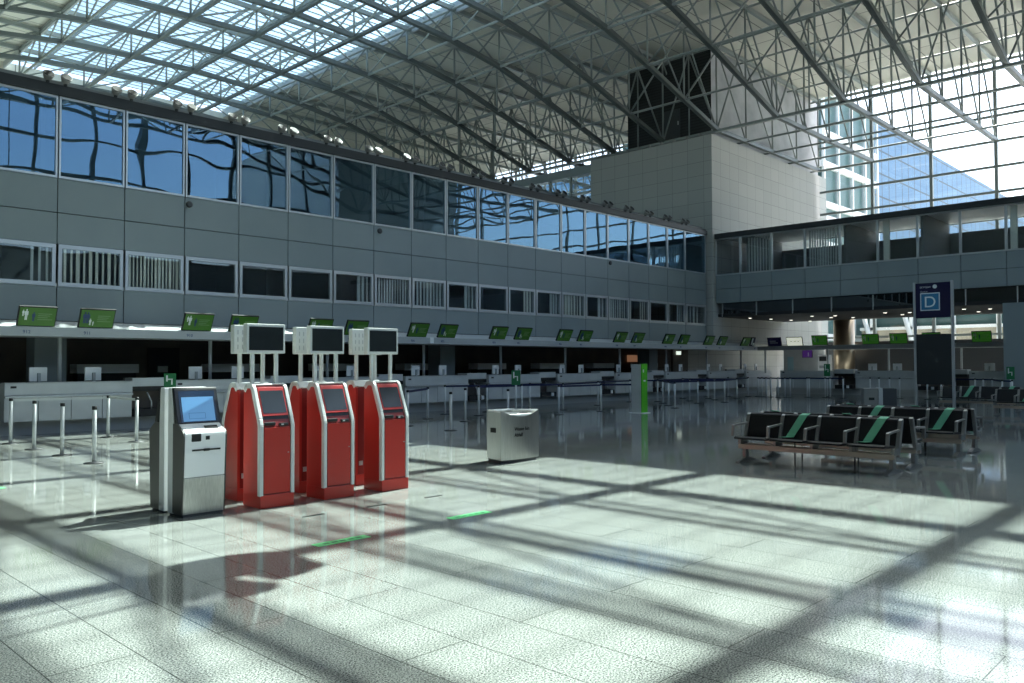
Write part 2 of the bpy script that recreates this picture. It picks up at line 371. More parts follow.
# spotlights in pairs on the ledge
def make_spot():
    t = thing('spotlight', 'x', 'spotlight', (0, 0, 0), 0, 'spotlights on the left facade ledge')
    MB().box(-.03, .03, -.04, .04, 0, .10).build('bracket', 'trimblack', t)
    h = MB().lathe([(.04, -.1), (.085, -.06), (.125, .05), (.135, .09)], 14).build('housing', 'spot', t); h.location = (0, -.02, .14); h.rotation_euler = (.9, 0, 0)
    l = MB().lathe([(.118, .08), (.118, .105)], 14).build('lens', 'lens', h)
    return t
sp = make_spot(); c = 0
for k in range(-1, 19):
    xm = wx(k)
    for s, dx in enumerate((-.26, .14)):
        p = (xm+dx, WY-.02, 8.6); lab = 'silver round spotlight on the black ledge, %s from the left' % od(c)
        if c == 0: sp.location = p; sp['label'] = lab
        else: dup(sp, p, 0, lab)
        c += 1
# small round loudspeakers on the panels
for i, (x, y) in enumerate(((189, 204.5), (379.5, 231), (610, 263))):
    p = at_y(x, y, WY-.02)
    o = MB().lathe([(.09, 0), (.09, .05), (.05, .07)], 14).build('wall_speaker', 'dgrey'); o.location = p; o.rotation_euler = (PI/2, 0, 0)
    tag(o, 'small dark round loudspeaker on the left facade panels, %s from the left' % od(i), 'speaker', 'facade loudspeakers')

# ------------------------------------------------------------------ stone tower, wall behind, upper plant box
tw = MB().box(37.5, 51.9, 21.6, 29.6, 2.75, 13.6).box(37.5, 51.9, 24.2, 29.6, 0, 2.75).build('wall_tower_stone', 'stoneX')
tw.data.materials.append(X['stoneY'])
for p in tw.data.polygons:
    if abs(p.normal.x) > .5: p.material_index = 1
struct(tw, 'pale stone clad tower at the hall corner', 'wall')
pb = MB().box(38.2, 51.6, 22.0, 27.4, 13.6, ZC).build('wall_plant_box', 'concrete')
pb.data.materials.append(X['louvre'])
for p in pb.data.polygons:
    if p.normal.x < -.5: p.material_index = 1
struct(pb, 'dark louvred plant room on top of the stone tower', 'wall')
o = MB().box(38.12, 38.19, 23.9, 24.9, 14.0, 15.6).build('door_1', 'dgrey'); struct(o, 'dark door in the plant room on the tower', 'door')
MB().box(38.06, 38.11, 23.95, 24.0, 14.7, 14.9).build('door_handle', 'alu', o)
struct(MB().box(37.5, 37.9, 29.6, YF, 12.9, 13.4).box(37.5, 37.9, 29.6, YF, 8.7, 10.8).build('wall_gallery', 'panel'), 'grey parapet wall left of the stone tower', 'wall')
f = MB(); y = 29.6
while y < YF-1: f.box(37.6, 37.8, y-.05, y+.05, 10.8, 12.9); y += 1.66
f.box(37.6, 37.8, 29.6, YF, 11.8, 11.88)
window(f, 'truss', MB().box(37.68, 37.72, 29.6, YF, 10.8, 12.9), 'gwall', 'strip window in the parapet wall left of the stone tower')
for i, yy in enumerate((22.4, 23.2, 24.0, 24.8, 25.6, 26.3, 27.1)):
    o = MB().lathe([(.07, 0), (.12, .1), (.1, .22), (.03, .25)], 10).build('ledge_light', 'spot'); o.location = (37.75, yy, 13.6)
    tag(o, 'small round lamp on the stone tower edge, %s from the tower corner' % od(i), 'lamp', 'lamps along the tower edge')

# ------------------------------------------------------------------ right bridge facade
BX = 37.7
BY = [21.55]+[20.15-1.69*k for k in range(0, 19)]
b = MB()
for y1, y0 in zip(BY, BY[1:]):
    for z0, z1 in ((4.75, 5.48), (5.48, 6.19)): b.box(BX, BX+.12, y0+g, y1-g, z0+g, z1-g)
struct(b.build('wall_bridge', 'panel'), 'grey panelled front of the bridge on the right', 'wall')
ye = BY[-1]
struct(MB().box(BX+.08, BX+.2, ye, BY[0], 4.74, 6.2).build('wall_bridge_backing', 'joint'), 'dark joints behind the bridge panels', 'wall')
struct(MB().box(BX-.1, BX+.3, ye, BY[0], 8.1, 8.36).build('trim_2', 'trimblack'), 'black ledge along the top of the bridge', 'trim')
struct(MB().box(BX+.3, BX+4.5, ye, BY[0], 8.22, 8.34).build('wall_bridge_roof', 'white'), 'pale flat roof of the bridge', 'roof')
b = MB().box(BX+4.3, BX+4.5, ye, BY[0], 4.1, 7.75).box(BX+.2, BX+4.4, ye, BY[0], 5.7, 6.0)
for k, (yy, m) in enumerate(((20.0, 0), (15.04, 0), (11.66, 0), (6.6, 0))): b.box(BX+.5, BX+4.3, yy-.06, yy+.06, 6, 8.2)
struct(b.build('wall_bridge_inside', 'room'), 'dim rooms behind the bridge windows', 'wall')
sw = None
for i, (y1, y0) in enumerate(zip(BY, BY[1:])):
    w = y1-y0; lab = 'bridge window above the right counters, %s from the stone tower' % od(i)
    def mk():
        f = MB().box(-.02, .08, 0, w, 6.19, 6.25).box(-.02, .08, 0, w, 8.04, 8.1).box(-.02, .08, 0, .05, 6.2, 8.1).box(-.02, .08, w-.05, w, 6.2, 8.1)
        return f, MB().box(.02, .04, .05, w-.05, 6.25, 8.04)
    if i == 0:
        f, p = mk(); window(f, 'alu', p, 'glow', lab, (BX, y0, 0))
    elif sw is None:
        f, p = mk(); sw = window(f, 'alu', p, 'glow', lab, (BX, y0, 0))
    else: window_copy(sw, (BX, y0, 0), lab)
blind(15.2, 16.7, 6.25, 8.0, 12, 'curtain', 'grey vertical slats behind the fourth bridge window from the tower', 'blind', alongy=BX+.3)
blind(18.5, 19.9, 6.25, 8.0, 9, 'curtain', 'sparse grey slats behind the second bridge window from the tower', 'blind', alongy=BX+.3)
for k, yy in enumerate((13.1, 8.1)):
    o = MB().box(BX+.25, BX+.4, yy-.12, yy+.12, 6.2, 8.05).build('curtain', 'blind'); tag(o, 'cream folded curtain behind the %s bridge window from the tower' % ('sixth' if k == 0 else 'ninth'), 'curtain')
# smoked glass band and soffit
struct(MB().box(BX+.25, BX+.3, ye, 21.3, 4.06, 4.75).build('wall_bridge_band', 'gdark'), 'smoked glass band under the bridge panels', 'wall')
f = MB()
for yy in [21.3-1.9*k for k in range(16)]: f.box(BX+.18, BX+.24, yy-.02, yy+.02, 4.06, 4.75)
struct(f.build('trim_3', 'alu'), 'thin metal bars on the smoked glass band', 'trim')
struct(MB().box(BX+.2, 45.6, ye, 21.55, 4.05, 4.2).box(BX+.5, BX+.7, ye, 21.5, 4.2, 5.7).build('wall_bridge_soffit', 'blackmatte'), 'dark soffit under the bridge', 'ceiling')
dl = [(750, 318), (771, 319), (791, 320), (812, 316), (810, 321), (831, 317.4), (835, 315.6), (853, 317.4), (885, 312.6), (902.4, 314.5), (909.7, 312.4), (926, 314.5), (964, 309), (978.6, 311.5), (990, 308.7)]
pts = sorted([at_z(x, y, 4.03) for x, y in dl], key=lambda p: -p.y)
d0 = None
for i, p in enumerate(pts):
    lab = 'lit round downlight in the bridge soffit, %s from the stone tower' % od(i)
    if d0 is None:
        d0 = thing('downlight', lab, 'downlight', p, 0, 'downlights under the bridge')
        MB().lathe([(.08, -.01), (.10, .02)], 16).build('ring', 'alu', d0); MB().lathe([(.075, -.02), (.075, -.005)], 16).build('lens', 'lamp', d0)
    else: dup(d0, p, 0, lab)
struct(MB().box(37.5, 41.5, -11.5, 8.45, 0, 4.05).build('wall_block', 'panel'), 'plain grey wall block under the bridge at the right edge', 'wall')
o = MB().lathe([(.56, 0), (.56, 4.06)], 32, (45.9, 18.2)).build('bronze_column', 'bronze'); tag(o, 'round bronze clad column under the bridge', 'column')

# ------------------------------------------------------------------ roof trusses
zt = ZC-.18
xs = sorted(TX)
web0 = {}
def truss_parts(t):
    for a, c in zip(xs, xs[1:]): pass
    bc = MB()
    for a, c in zip(xs, xs[1:]): bc.beam((a, 0, zb(a)), (c, 0, zb(c)), .12, .14).beam((a, .085, zb(a)+.02), (c, .085, zb(c)+.02), .045, .20).beam((a, -.085, zb(a)+.02), (c, -.085, zb(c)+.02), .045, .20)
    o1 = bc.build('bottom_chord', 'trussdark', t)
    o2 = MB().beam((xs[0], 0, zt), (xs[-1], 0, zt), .16, .2).build('top_chord', 'truss', t)
    for x in xs: MB().tube((x, 0, zb(x)), (x, 0, zt), .052, 6).build('vertical', 'truss', t)
    class D:
        def tube(s, a, b, r, n): MB().tube(a, b, r, n).build('diagonal', 'truss', t); return s
    d = D()
    for a, c in zip(xs, xs[1:]):
        m = (a+c)/2
        if 18.8-18.9 < m < 18.8+19.0:
            if m > 18.8: d.tube((c, 0, zb(c)), (a, 0, zt), .045, 6)
            else: d.tube((a, 0, zb(a)), (c, 0, zt), .045, 6)
        else:
            d.tube((c, 0, zb(c)), (a, 0, zt), .045, 6) if m > 18.8 else d.tube((a, 0, zb(a)), (c, 0, zt), .045, 6)
t0 = None
for i, y in enumerate(TY):
    lab = 'grey steel roof truss spanning toward the glass end wall, %s from the far end' % od(i)
    if t0 is None:
        t0 = thing('roof_truss', lab, 'roof truss', (0, y, 0), 0, 'arched roof trusses'); truss_parts(t0)
    else: dup(t0, (0, y, 0), 0, lab)
ya, yb = TY[-1], TY[0]
for i, x in enumerate(xs):
    heavy = abs(x-37.8) < .1 or abs(x-21.95) < .3 or abs(x-18.8) < .3 or abs(x-15.7) < .3
    t = thing('roof_cross_girder', 'grey steel cross girder under the roof, %s from the glass end wall' % od(len(xs)-1-i), 'girder', (x, 0, 0), 0, 'cross girders of the roof')
    z = zb(x)
    if heavy: MB().beam((0, ya, z-.05), (0, yb, z-.05), .19, .13).build('bottom_chord', 'trussdark' if x < 30 else 'truss', t)
    else: MB().tube((0, ya, z), (0, yb, z), .06, 8).build('bottom_chord', 'truss', t)
    MB().tube((0, ya, zt-.06), (0, yb, zt-.06), .06, 6).build('top_chord', 'truss', t)
    class D:
        def tube(s, a, b, r, n): MB().tube(a, b, r, n).build('diagonal', 'truss', t); return s
    d = D()
    for y0, y1 in zip(TY, TY[1:]):
        if abs(x-37.8) < .1: d.tube((0, y0, z), (0, (y0+y1)/2, zt), .05, 6).tube((0, y1, z), (0, (y0+y1)/2, zt), .05, 6).tube((0, (y0+y1)/2, z), (0, (y0+y1)/2, zt), .045, 6)
        elif x < 37: d.tube((0, y0, z), (0, y1, zt), .045, 6)
# unseen hung shape added to throw the ragged shadow in front of the red machines
t = thing('hanging_shadow_caster', 'unseen dark shape hung on rods, added to cast a shadow by the red kiosks', 'speaker', (9.0, 6.85, 7.6))
MB().plan([(-.57, .26), (-.35, .42), (-.1, .65), (.25, .62), (.53, .5), (.62, .2), (.6, -.3), (.3, -.42), (.22, -.1), (-.05, -.02), (-.12, -.2), (.05, -.5), (-.05, -.66), (-.44, -.45), (-.66, -.1)], -.18, .18).build('shadow_outline', 'blackmatte', t, .03)  # outline follows the shadow it is meant to cast
MB().tube((-.2, -.2, .2), (-.2, -.2, 9.0), .02).tube((.2, .2, .2), (.2, .2, 9.0), .02).build('rods', 'trussdark', t)

# ------------------------------------------------------------------ outside buildings
b = MB().box(66, 150, 24, 60, 0, 21.2).build('glass_office_building', 'bluebld'); b.data.materials.append(X['bluebld2'])
for p in b.data.polygons:
    if abs(p.normal.x) > .5: p.material_index = 1
tag(b, 'tall blue glass office building outside the end wall', 'building')
t = thing('green_glass_building', 'greenish glass block with white floor bands beside the stone tower', 'building', (0, 0, 0))
MB().box(55, 65, 23.2, 40, -.3, 20.5).build('glass_body', 'grnbld', t)
b = MB()
for z in (3.2, 6.4, 9.6, 11.4, 12.4, 15.2, 17.4, 20.5): b.box(54.8, 65.1, 23.0, 40, z, z+.45)
b.build('floor_bands', 'white', t)
b = MB()
for x in (55, 57.5, 60, 62.5, 65): b.box(x-.1, x+.1, 22.95, 23.1, -.3, 20.5)
b.build('mullions', 'white', t)
t = thing('beige_gallery_building', 'low building with beige bands seen under the bridge', 'building', (0, 0, 0))
MB().box(59, 66, -10, 22, -.3, 5).build('glass_body', 'grnbld', t)
MB().box(58.6, 59, -10, 22, 2.4, 3.9).box(58.6, 66, -10, 22, 5, 5.2).build('spandrels', 'beige', t)
b = MB()
for y in [-10+2.6*k for k in range(13)]: b.box(58.3, 58.6, y-.1, y+.1, -.3, 5.2)
for y in (20.5, 17.8): b.tube((58.2, y, 0), (58.2, y+1.2, 5), .16)
b.box(58.3, 58.6, -10, 22, 3.9, 4.1).box(58.3, 58.6, -10, 22, 2.2, 2.4).build('columns', 'white', t)

# ------------------------------------------------------------------ left check-in counter
FY = 20.95
b = MB().box(xa, 41.0, FY, FY+.12, 2.33, 2.54)
t = thing('counter_canopy', 'grey canopy with numbers running above the left counters', 'canopy', (0, 0, 0))
b.build('fascia', 'grey', t)
MB().prism([(FY+.0, 2.541), (WY+.05, 2.541), (WY+.05, 2.735), (FY+.40, 2.70)], xa, 41.0).build('sloping_top', 'lgrey', t)
MB().box(xa, 41.0, FY+.12, 22.6, 2.34, 2.40).build('soffit', 'lgrey', t)
for i, x in enumerate((2.87, 6.78, 10.69, 14.58, 18.56, 22.44, 26.32, 30.18, 34.0, 37.83, 41.5)):
    MB().tube((x, 22.2, 1.1), (x, 22.2, 2.4), .05, 10).build('post', 'lgrey', t)
SP = [q*.961 for q in (5.72, 9.7, 13.6, 17.53, 21.47, 25.33, 29.22, 33.13, 36.89, 40.77)]
num = 912
for k, x in enumerate(SP):
    for s in (0, 1):
        text(str(num), .11, 'picb', t, (x+.12+1.30*s, FY-.004, 2.39)); num -= 1
def make_sign(face):
    t = thing('information_screen', 'x', 'screen', (0, 0, 0), 0, 'tilted green screens above the counters', .47)
    MB().box(0, .83, 0, .06, 0, .53).build('housing', 'blackmatte', t, .008)
    MB().box(.025, .805, -.006, 0, .03, .50).build('display', face, t)
    return t
def fig(b, x, z, h):
    b.box(x-.05*h, x+.05*h, -.012, -.006, z+.82*h, z+h).box(x-.14*h, x+.14*h, -.012, -.006, z+.45*h, z+.8*h).box(x-.09*h, x-.01*h, -.012, -.006, z, z+.47*h).box(x+.01*h, x+.09*h, -.012, -.006, z, z+.47*h)
def sign_art(t, kind, dim=1):
    w, n = MB(), MB()
    if kind == 0: fig(w, .10, .28, .16); fig(w, .17, .18, .28); fig(n, .33, .15, .24)
    else: fig(n, .12, .14, .30); fig(n, .19, .14, .30); fig(w, .26, .09, .18); fig(w, .33, .08, .12)
    w.build('white_figures', 'picw', t); n.build('navy_figures', 'picb', t)
    l = MB()
    for j, ww in enumerate((.30, .26, .22, .32)): l.box(.42, .42+ww, -.010, -.006, .34-.05*j, .355-.05*j)
    l.build('text_lines', 'picg', t)
s0 = make_sign('green'); s0.scale = (.965, .965, .965); sign_art(s0, 0); s1 = make_sign('green'); s1.scale = (.965, .965, .965); sign_art(s1, 1); c = 0; used = [0, 0]
for k, x in enumerate(SP):
    for s, src in ((0, s0), (1, s1)):
        if k == 9 and s == 1: continue
        p = (x+1.30*s, FY+.04, 2.545); lab = 'green tilted screen over the left counters, %s from the left' % od(c); c += 1
        if not used[s]: src.location = p; src['label'] = lab; used[s] = 1
        else: dup(src, p, 0, lab)
o = MB().box(0, .16, -.01, 0, 0, .2).build('notice_card', 'white'); o.location = at_y(430, 343.3, FY); tag(o, 'small white card hanging on the left canopy fascia', 'card')

struct(MB().box(xa, 43.5, 21.75, 23, 0, .33).build('trim_4', 'grey'), 'grey plinth under the left counters', 'trim')
def make_desk(w):
    t = thing('checkin_desk', 'x', 'check-in desk', (0, 0, 0), 0, 'check-in desks')
    MB().box(0, w, 0, .04, .95, 1.225).box(0, .04, .04, .75, .34, 1.225).box(w-.04, w, .04, .75, .34, 1.225).build('upper_front', 'lgrey', t, .006)
    MB().box(0, w, -.02, .30, 1.225, 1.25).build('counter_top', 'grey', t, .005)
    MB().box(0, w, -.05, .06, .89, .945).build('bumper_rail', 'alu', t, .01)
    n = 4
    for i in range(n): MB().box(w*i/n+.008, w*(i+1)/n-.008, .03, .06, .34, .885).build('lower_panel', 'lgrey', t)
    MB().box(.05, w-.05, .28, .75, 1.12, 1.165).build('worktop', 'grey', t)
    MB().box(.12, .24, -.008, 0, 1.12, 1.17).build('socket_plate', 'black', t)
    return t
def make_monitor():
    t = thing('monitor', 'x', 'monitor', (0, 0, 0), 0, 'monitors on the check-in desks')
    MB().box(-.21, .21, .0, .04, .10, .44).build('back_shell', 'white', t, .01)
    MB().box(-.19, .19, .04, .045, .12, .42).build('display', 'screenoff', t)
    MB().box(-.035, .035, -.05, .0, .0, .30).build('stand', 'grey', t, .005); MB().box(-.10, .10, -.07, .07, 0, .02).build('foot', 'grey', t, .004)
    return t
DX = [5.36+3.89*k for k in range(10)]
desk = make_desk(2.85); mon = make_monitor(); mc = 0
def put_mon(p, rz, lab):
    global mc
    if mc == 0: mon.location = p; mon.rotation_euler = (0, 0, rz); mon['label'] = lab
    else: dup(mon, p, rz, lab)
    mc += 1
def make_gap():
    t = thing('baggage_scale', 'x', 'baggage belt', (0, 0, 0), 0, 'baggage belts between the desks')
    MB().box(.02, 1.0, .1, .6, 1.10, 1.32).build('hood', 'lgrey', t, .01)
    MB().box(.02, 1.0, .6, .7, .33, 1.32).build('back_panel', 'brown', t); MB().box(.02, 1.0, .1, .16, .98, 1.10).build('curtain_rail', 'black', t)
    MB().box(.06, .96, .05, .6, .33, .52).build('belt_bed', 'blackmatte', t); MB().tube((.40, .12, .95), (.50, .08, .7), .018).tube((.50, .08, .7), (.50, .08, .52), .018).build('guide_rod', 'alu', t)
    MB().box(.66, .78, .0, .05, .36, .5).build('control_box', 'white', t)
    return t
gap = make_gap()
for k, x in enumerate(DX):
    lab = 'grey check-in desk along the left wall, %s from the left' % od(k)
    if k == 0: desk.location = (x, 21.3, 0); desk['label'] = lab
    else: dup(desk, (x, 21.3, 0), 0, lab)
    lab = 'baggage belt between left wall desks, right of the %s desk' % od(k)
    if k == 0: gap.location = (x+2.86, 21.3, 0); gap['label'] = lab
    elif k < 9: dup(gap, (x+2.86, 21.3, 0), 0, lab)
    for s in (0, 1):
        put_mon((x+.83+1.24*s, 21.78, 1.165), .2, 'white-backed monitor on the %s left wall desk, its %s one' % (od(k), 'left' if s == 0 else 'right'))
struct(MB().box(xa, 37.5, 26.0, 26.3, 0, 2.75).box(37.5, 39.0, 24.05, 24.18, 0, 2.75).build('wall_counter_back', 'brown'), 'dark brown wall behind the left counters', 'wall')
for i, x in enumerate((6.5, 20.2, 34.0)):
    struct(MB().box(x, x+.75, 23.2, 23.9, 0, 2.7).build('trim_pillar', 'panel'), 'square grey pillar behind the left counters, %s from the left' % od(i), 'pillar')
cv = None
for i, k in enumerate(range(0, 8)):
    p = (DX[k]+2.6, 24.6, 0); lab = 'grey covered conveyor behind the left desks, %s from the left' % od(i)
    if cv is None:
        cv = thing('conveyor', lab, 'conveyor', p, 0, 'conveyors behind the desks')
        MB().box(0, 1.7, 0, .6, 1.42, 1.68).build('cover', 'white', cv, .01); MB().box(.05, 1.65, .1, .5, 0, 1.42).build('base', 'blackmatte', cv)
    else: dup(cv, p, 0, lab)
p = at_y(148, 392, 25.9); d = MB().box(p.x, p.x+1.0, 25.92, 25.99, 0, 2.2).build('door_2', 'black'); struct(d, 'black door behind the left counters', 'door')
MB().box(p.x+.3, p.x+.62, 25.90, 25.918, 1.42, 1.62).build('notice', 'white', d)
p = at_y(678.6, 353, 24); o = MB().box(-.2, .2, -.03, .03, -.09, .09).build('exit_sign', 'litexit'); o.location = p; tag(o, 'small lit white exit sign under the left canopy', 'sign')
p = at_y(632, 358.5, 25.95); o = MB().box(-.45, .45, -.04, 0, -.18, .18).build('lit_doorway', 'orange'); o.location = p; tag(o, 'lit doorway behind the left counters, set in as a warm glowing panel', 'panel')  # glowing panel stands in for the lit doorway

# ------------------------------------------------------------------ right check-in counter
RX = 42.0
t = thing('counter_canopy', 'grey canopy running above the right counters under the bridge', 'canopy', (0, 0, 0))
MB().box(RX, RX+.12, 8.5, 21.5, 2.345, 2.575).build('fascia', 'grey', t); MB().box(RX+.12, 43.6, 8.5, 21.5, 2.36, 2.42).build('soffit', 'lgrey', t)
for yy in (21.2, 17.68, 14.6, 11.3): MB().tube((RX+.4, yy, 1.1), (RX+.4, yy, 2.4), .05, 10).build('post', 'lgrey', t)
struct(MB().box(46.9, 47.2, 8, 19.7, 0, 2.85).build('wall_counter_back_right', 'dgrey'), 'dark wall behind the right counters', 'wall')
struct(MB().box(45.4, 45.6, 19.1, 21.55, 0, 2.4).build('wall_partition', 'lgrey'), 'pale partition behind the right counters', 'wall')
struct(MB().box(RX, 44, 8.5, 20.4, 0, .33).build('trim_5', 'grey'), 'grey plinth under the right counters', 'trim')
for i, y in enumerate((19.9, 15.93, 10.76)):
    dup(desk, (41.5, y, 0), -PI/2, 'grey check-in desk under the bridge, %s from the stone tower' % od(i))
for i, y in enumerate((17.04, 13.05, 11.85)):
    dup(gap, (41.5, y, 0), -PI/2, 'baggage belt beside the desks under the bridge, %s from the stone tower' % od(i))
for i, y in enumerate((15.25, 14.06, 10.03)):
    put_mon((41.98, y, 1.165), -PI/2, 'white-backed monitor on the right counters, %s from the stone tower' % od(i))
r0 = make_sign('greenlit'); sign_art(r0, 0)
for i, y in enumerate((18.35, 15.75, 14.4, 12.9, 10.75)):
    lab = 'bright green screen over the right counters, %s from the stone tower' % od(i)
    if i == 0: r0.location = (RX+.04, y, 2.58); r0.rotation_euler = (.25, 0, -PI/2); r0['label'] = lab
    else: dup(r0, (RX+.04, y, 2.58), -PI/2, lab, .25)
def plain_screen(face, label, loc, rz, w=.8, h=.5, rx=.3):
    t = thing('display_screen', label, 'screen', loc, rz, None, rx)
    MB().box(0, w, 0, .06, 0, h).build('housing', 'blackmatte', t, .008); MB().box(.03, w-.03, -.006, 0, .03, h-.03).build('display', face, t); return t
t = plain_screen('litwhite', 'lit white screen over the counters in the far corner', (RX+.04, 19.75, 2.56), -PI/2, .9, .5)
l = MB()
for j in range(3): l.tube((.2+.2*j, -.012, .3), (.28+.2*j, -.012, .22), .012).tube((.28+.2*j, -.012, .22), (.34+.2*j, -.012, .32), .012)
l.build('scribble', 'picb', t)
t = plain_screen('navy', 'dark blue screen over the counters in the far corner', (RX+.04, 20.85, 2.56), -PI/2, .8, .5)
l = MB().box(.15, .5, -.012, -.006, .28, .32).box(.15, .6, -.012, -.006, .18, .22).build('text_lines', 'picw', t)
t = plain_screen('navy', 'narrow blue and white screen at the end of the left canopy', (40.2, FY+.04, 2.545), 0, .45, .5)
MB().box(.06, .2, -.012, -.006, .1, .45).box(.25, .4, -.012, -.006, .05, .2).build('white_figures', 'picw', t)
t = plain_screen('purple', 'small purple screen on the pale partition', (45.34, 20.4, 1.95), -PI/2, .6, .45, 0)
MB().box(.34, .40, -.012, -.006, .08, .3).build('white_figures', 'picw', t)
o = MB().box(45.36, 45.4, 20.95, 21.3, 1.2, 2.0).build('wall_poster', mat('pale_blue_print', (.35, .55, .62), .5)); tag(o, 'pale blue poster on the partition in the far corner', 'poster')
t = thing('ticket_machine', 'white ticket machine beside the partition in the far corner', 'machine', (44.9, 18.9, 0))
MB().box(-.25, .25, -.3, .3, 0, 2.1).build('body', 'white', t, .02); MB().box(-.26, -.25, -.2, .2, 1.75, 2.0).build('display', 'dgrey', t); MB().box(-.27, -.25, -.2, .2, 1.35, 1.5).build('tray', 'grey', t)

# ------------------------------------------------------------------ queue posts and belts
def make_post():
    t = thing('queue_post', 'x', 'queue post', (0, 0, 0), 0, 'belt barrier posts')
    MB().lathe([(.16, 0), (.16, .012), (.06, .022)], 18).build('base', 'dgrey', t)
    MB().tube((0, 0, .015), (0, 0, .93), .034, 12).build('pole', 'post', t); MB().tube((0, 0, .90), (0, 0, .96), .040, 12).build('belt_head', 'black', t)
    return t
near = [(10.5, 443.7), (34, 449.5), (62, 455.5), (94, 463.2), (108, 437.3), (136.5, 441.8)]
P = [at_z(x, y, 0) for x, y in near]
far = [(407.8, 390), (427.8, 387), (445, 385), (450.8, 391.8), (465.3, 388), (478.6, 385.5), (487, 384), (508, 389), (521.7, 384), (530, 383), (558.8, 385), (563, 383), (597.8, 381), (601, 383.5), (629.8, 379.5), (642, 383), (657.5, 379.3), (662.7, 380), (668.4, 381), (674.7, 382), (682.5, 378), (689.5, 379), (697.8, 380), (707, 377.3), (708.3, 378), (714.4, 378.5), (724.5, 379.5), (728, 377), (736.8, 378), (748, 377)]
P += [at_z(x, y, .96) for x, y in far]
for x in (758, 761.8, 766, 770.6, 778, 784.7, 790, 807, 809, 825, 830, 843, 870, 879, 889.5, 899.5, 927, 941, 975, 983, 992, 1002, 1012):
    q = at_x(x, 376, 37.2 if x < 800 else 38.2); P.append(Vector((q.x, q.y, 0)))
    if x > 860: P[-1] = Vector((39.2, at_x(x, 376, 39.2).y, 0))
    if x > 1000: P[-1] = at_x(x, 376, 36.5)
for p in P: p.z = 0
order = sorted(range(len(P)), key=lambda i: (P[i].dot(cR))/(P[i].dot(cF)))
rank = {i: r for r, i in enumerate(order)}
posts = []
pp = make_post()
for i, p in enumerate(P):
    lab = 'slim silver queue post, %s from the left in the photo' % od(rank[i])
    if i == 0: pp.location = p; pp['label'] = lab; posts.append(pp)
    else: posts.append(dup(pp, p, 0, lab))
def link(i, j, m='belt'):
    a, c = P[i], P[j]; d = c-a
    b = MB(); b.beam((0, 0, .915), (d.x, d.y, .905), .012, .05 if m != 'belt' else .06)
    o = b.build('belt', m, posts[i]); o.visible_shadow = True
def fi(px_): return 6+min(range(len(far)), key=lambda k: abs(far[k][0]-px_))
link(0, 4, 'beltsunlit'); link(4, 5, 'beltsunlit')  # left belts take the sunlit tone as their colour
for a, c in ((407.8, 427.8), (445, 487), (487, 530), (530, 563), (563, 597.8), (597.8, 629.8), (629.8, 657.5), (657.5, 682.5), (682.5, 708.3), (708.3, 736.8), (736.8, 748), (478.6, 521.7), (558.8, 601), (601, 642), (662.7, 689.5), (689.5, 714.4), (668.4, 697.8), (697.8, 724.5), (674.7, 662.7), (521.7, 563), (657.5, 662.7), (714.4, 736.8), (724.5, 736.8)): link(fi(a), fi(c))
k0 = 6+len(far)
for a in range(k0, k0+11): link(a, a+1)
for a in range(k0+17, k0+22): link(a, a+1)
# queue signs: post with a small green panel
def queue_sign(loc, zc, h, label, rz, post=True):
    t = thing('queue_sign', label, 'sign', loc, rz, 'small green queue signs')
    if post: MB().lathe([(.16, 0), (.16, .012), (.05, .02)], 18).build('base', 'dgrey', t); MB().tube((0, 0, .015), (0, 0, zc-h/2), .03, 10).build('pole', 'post', t)
    MB().box(-.14, .14, -.012, .012, zc-h/2, zc+h/2).build('panel', 'greensign', t, .003)
    MB().box(-.09, -.05, -.018, -.012, zc-.02, zc+h/2-.05).box(-.09, .02, -.018, -.012, zc+.02, zc+.05).box(.03, .06, -.018, -.012, zc-.1, zc+.05).build('white_arrow', 'picw', t)
q = at_z(516, 386, .96); queue_sign((q.x, q.y, 0), 1.22, .46, 'small green sign on a queue post behind the steel bin', -.7)
q = at_y(170, 381, 20.2); queue_sign((q.x, q.y, 0), 1.26, .36, 'small green sign standing behind the white kiosk', -.5)
q = at_x(827, 370, 39.3); queue_sign((q.x, q.y, 0), 1.30, .6, 'small green sign on a queue post under the bridge', -1.2)
q = at_x(1010.5, 373, 37.0); queue_sign((q.x, q.y, 0), 1.22, .5, 'small green sign in front of the grey wall block at right', -1.3)
# green edged totem
t = thing('information_totem', 'grey totem with bright green edge beside the queue belts', 'totem', (22.4, 15.75, 0))
MB().box(-.05, .05, -.16, .22, .02, 1.62).build('body', 'lgrey', t, .006)
MB().box(-.045, .28, -.20, -.165, .02, 1.64).build('green_edge', 'totem', t, .004)
MB().box(-.1, .3, -.30, .3, 0, .02).build('base_plate', 'white', t)
MB().box(.05, .17, -.204, -.2, 1.05, 1.1).box(.02, .08, -.204, -.2, 1.35, 1.45).build('white_print', 'picw', t)

# ------------------------------------------------------------------ departures sign D
SX = 28.0
t = thing('hall_sign', 'tall sign with navy D panel above a black board on two posts', 'sign', (SX, 8.25, 0), -PI/2)
for s in (-1, 1): MB().box(s*.555-.035, s*.555+.035, -.05, .05, 0, 4.24).build('post', 'alu', t)
MB().box(-.52, .52, -.03, .03, 3.08, 4.2).build('navy_panel', 'navy', t)
MB().box(-.52, .52, -.03, .03, .95, 2.56).build('black_board', 'trimblack', t)
sq = MB().box(-.375, .205, -.04, -.03, 3.31, 3.88).build('white_square', 'picw', t)
MB().box(-.345, .175, -.046, -.04, 3.34, 3.85).build('blue_square', 'dblue', t)
text('D', .50, 'picw', t, (-.085, -.05, 3.42), align='CENTER')
text('SKYTEAM', .075, 'picw', t, (-.385, -.034, 4.04)); text('Check-in', .06, 'picw', t, (-.375, -.034, 3.905))
b = MB().lathe([(.065, 0), (.065, .004)], 20).build('round_logo', 'picw', t); b.location = (.06, -.031, 4.075); b.rotation_euler = (PI/2, 0, 0)
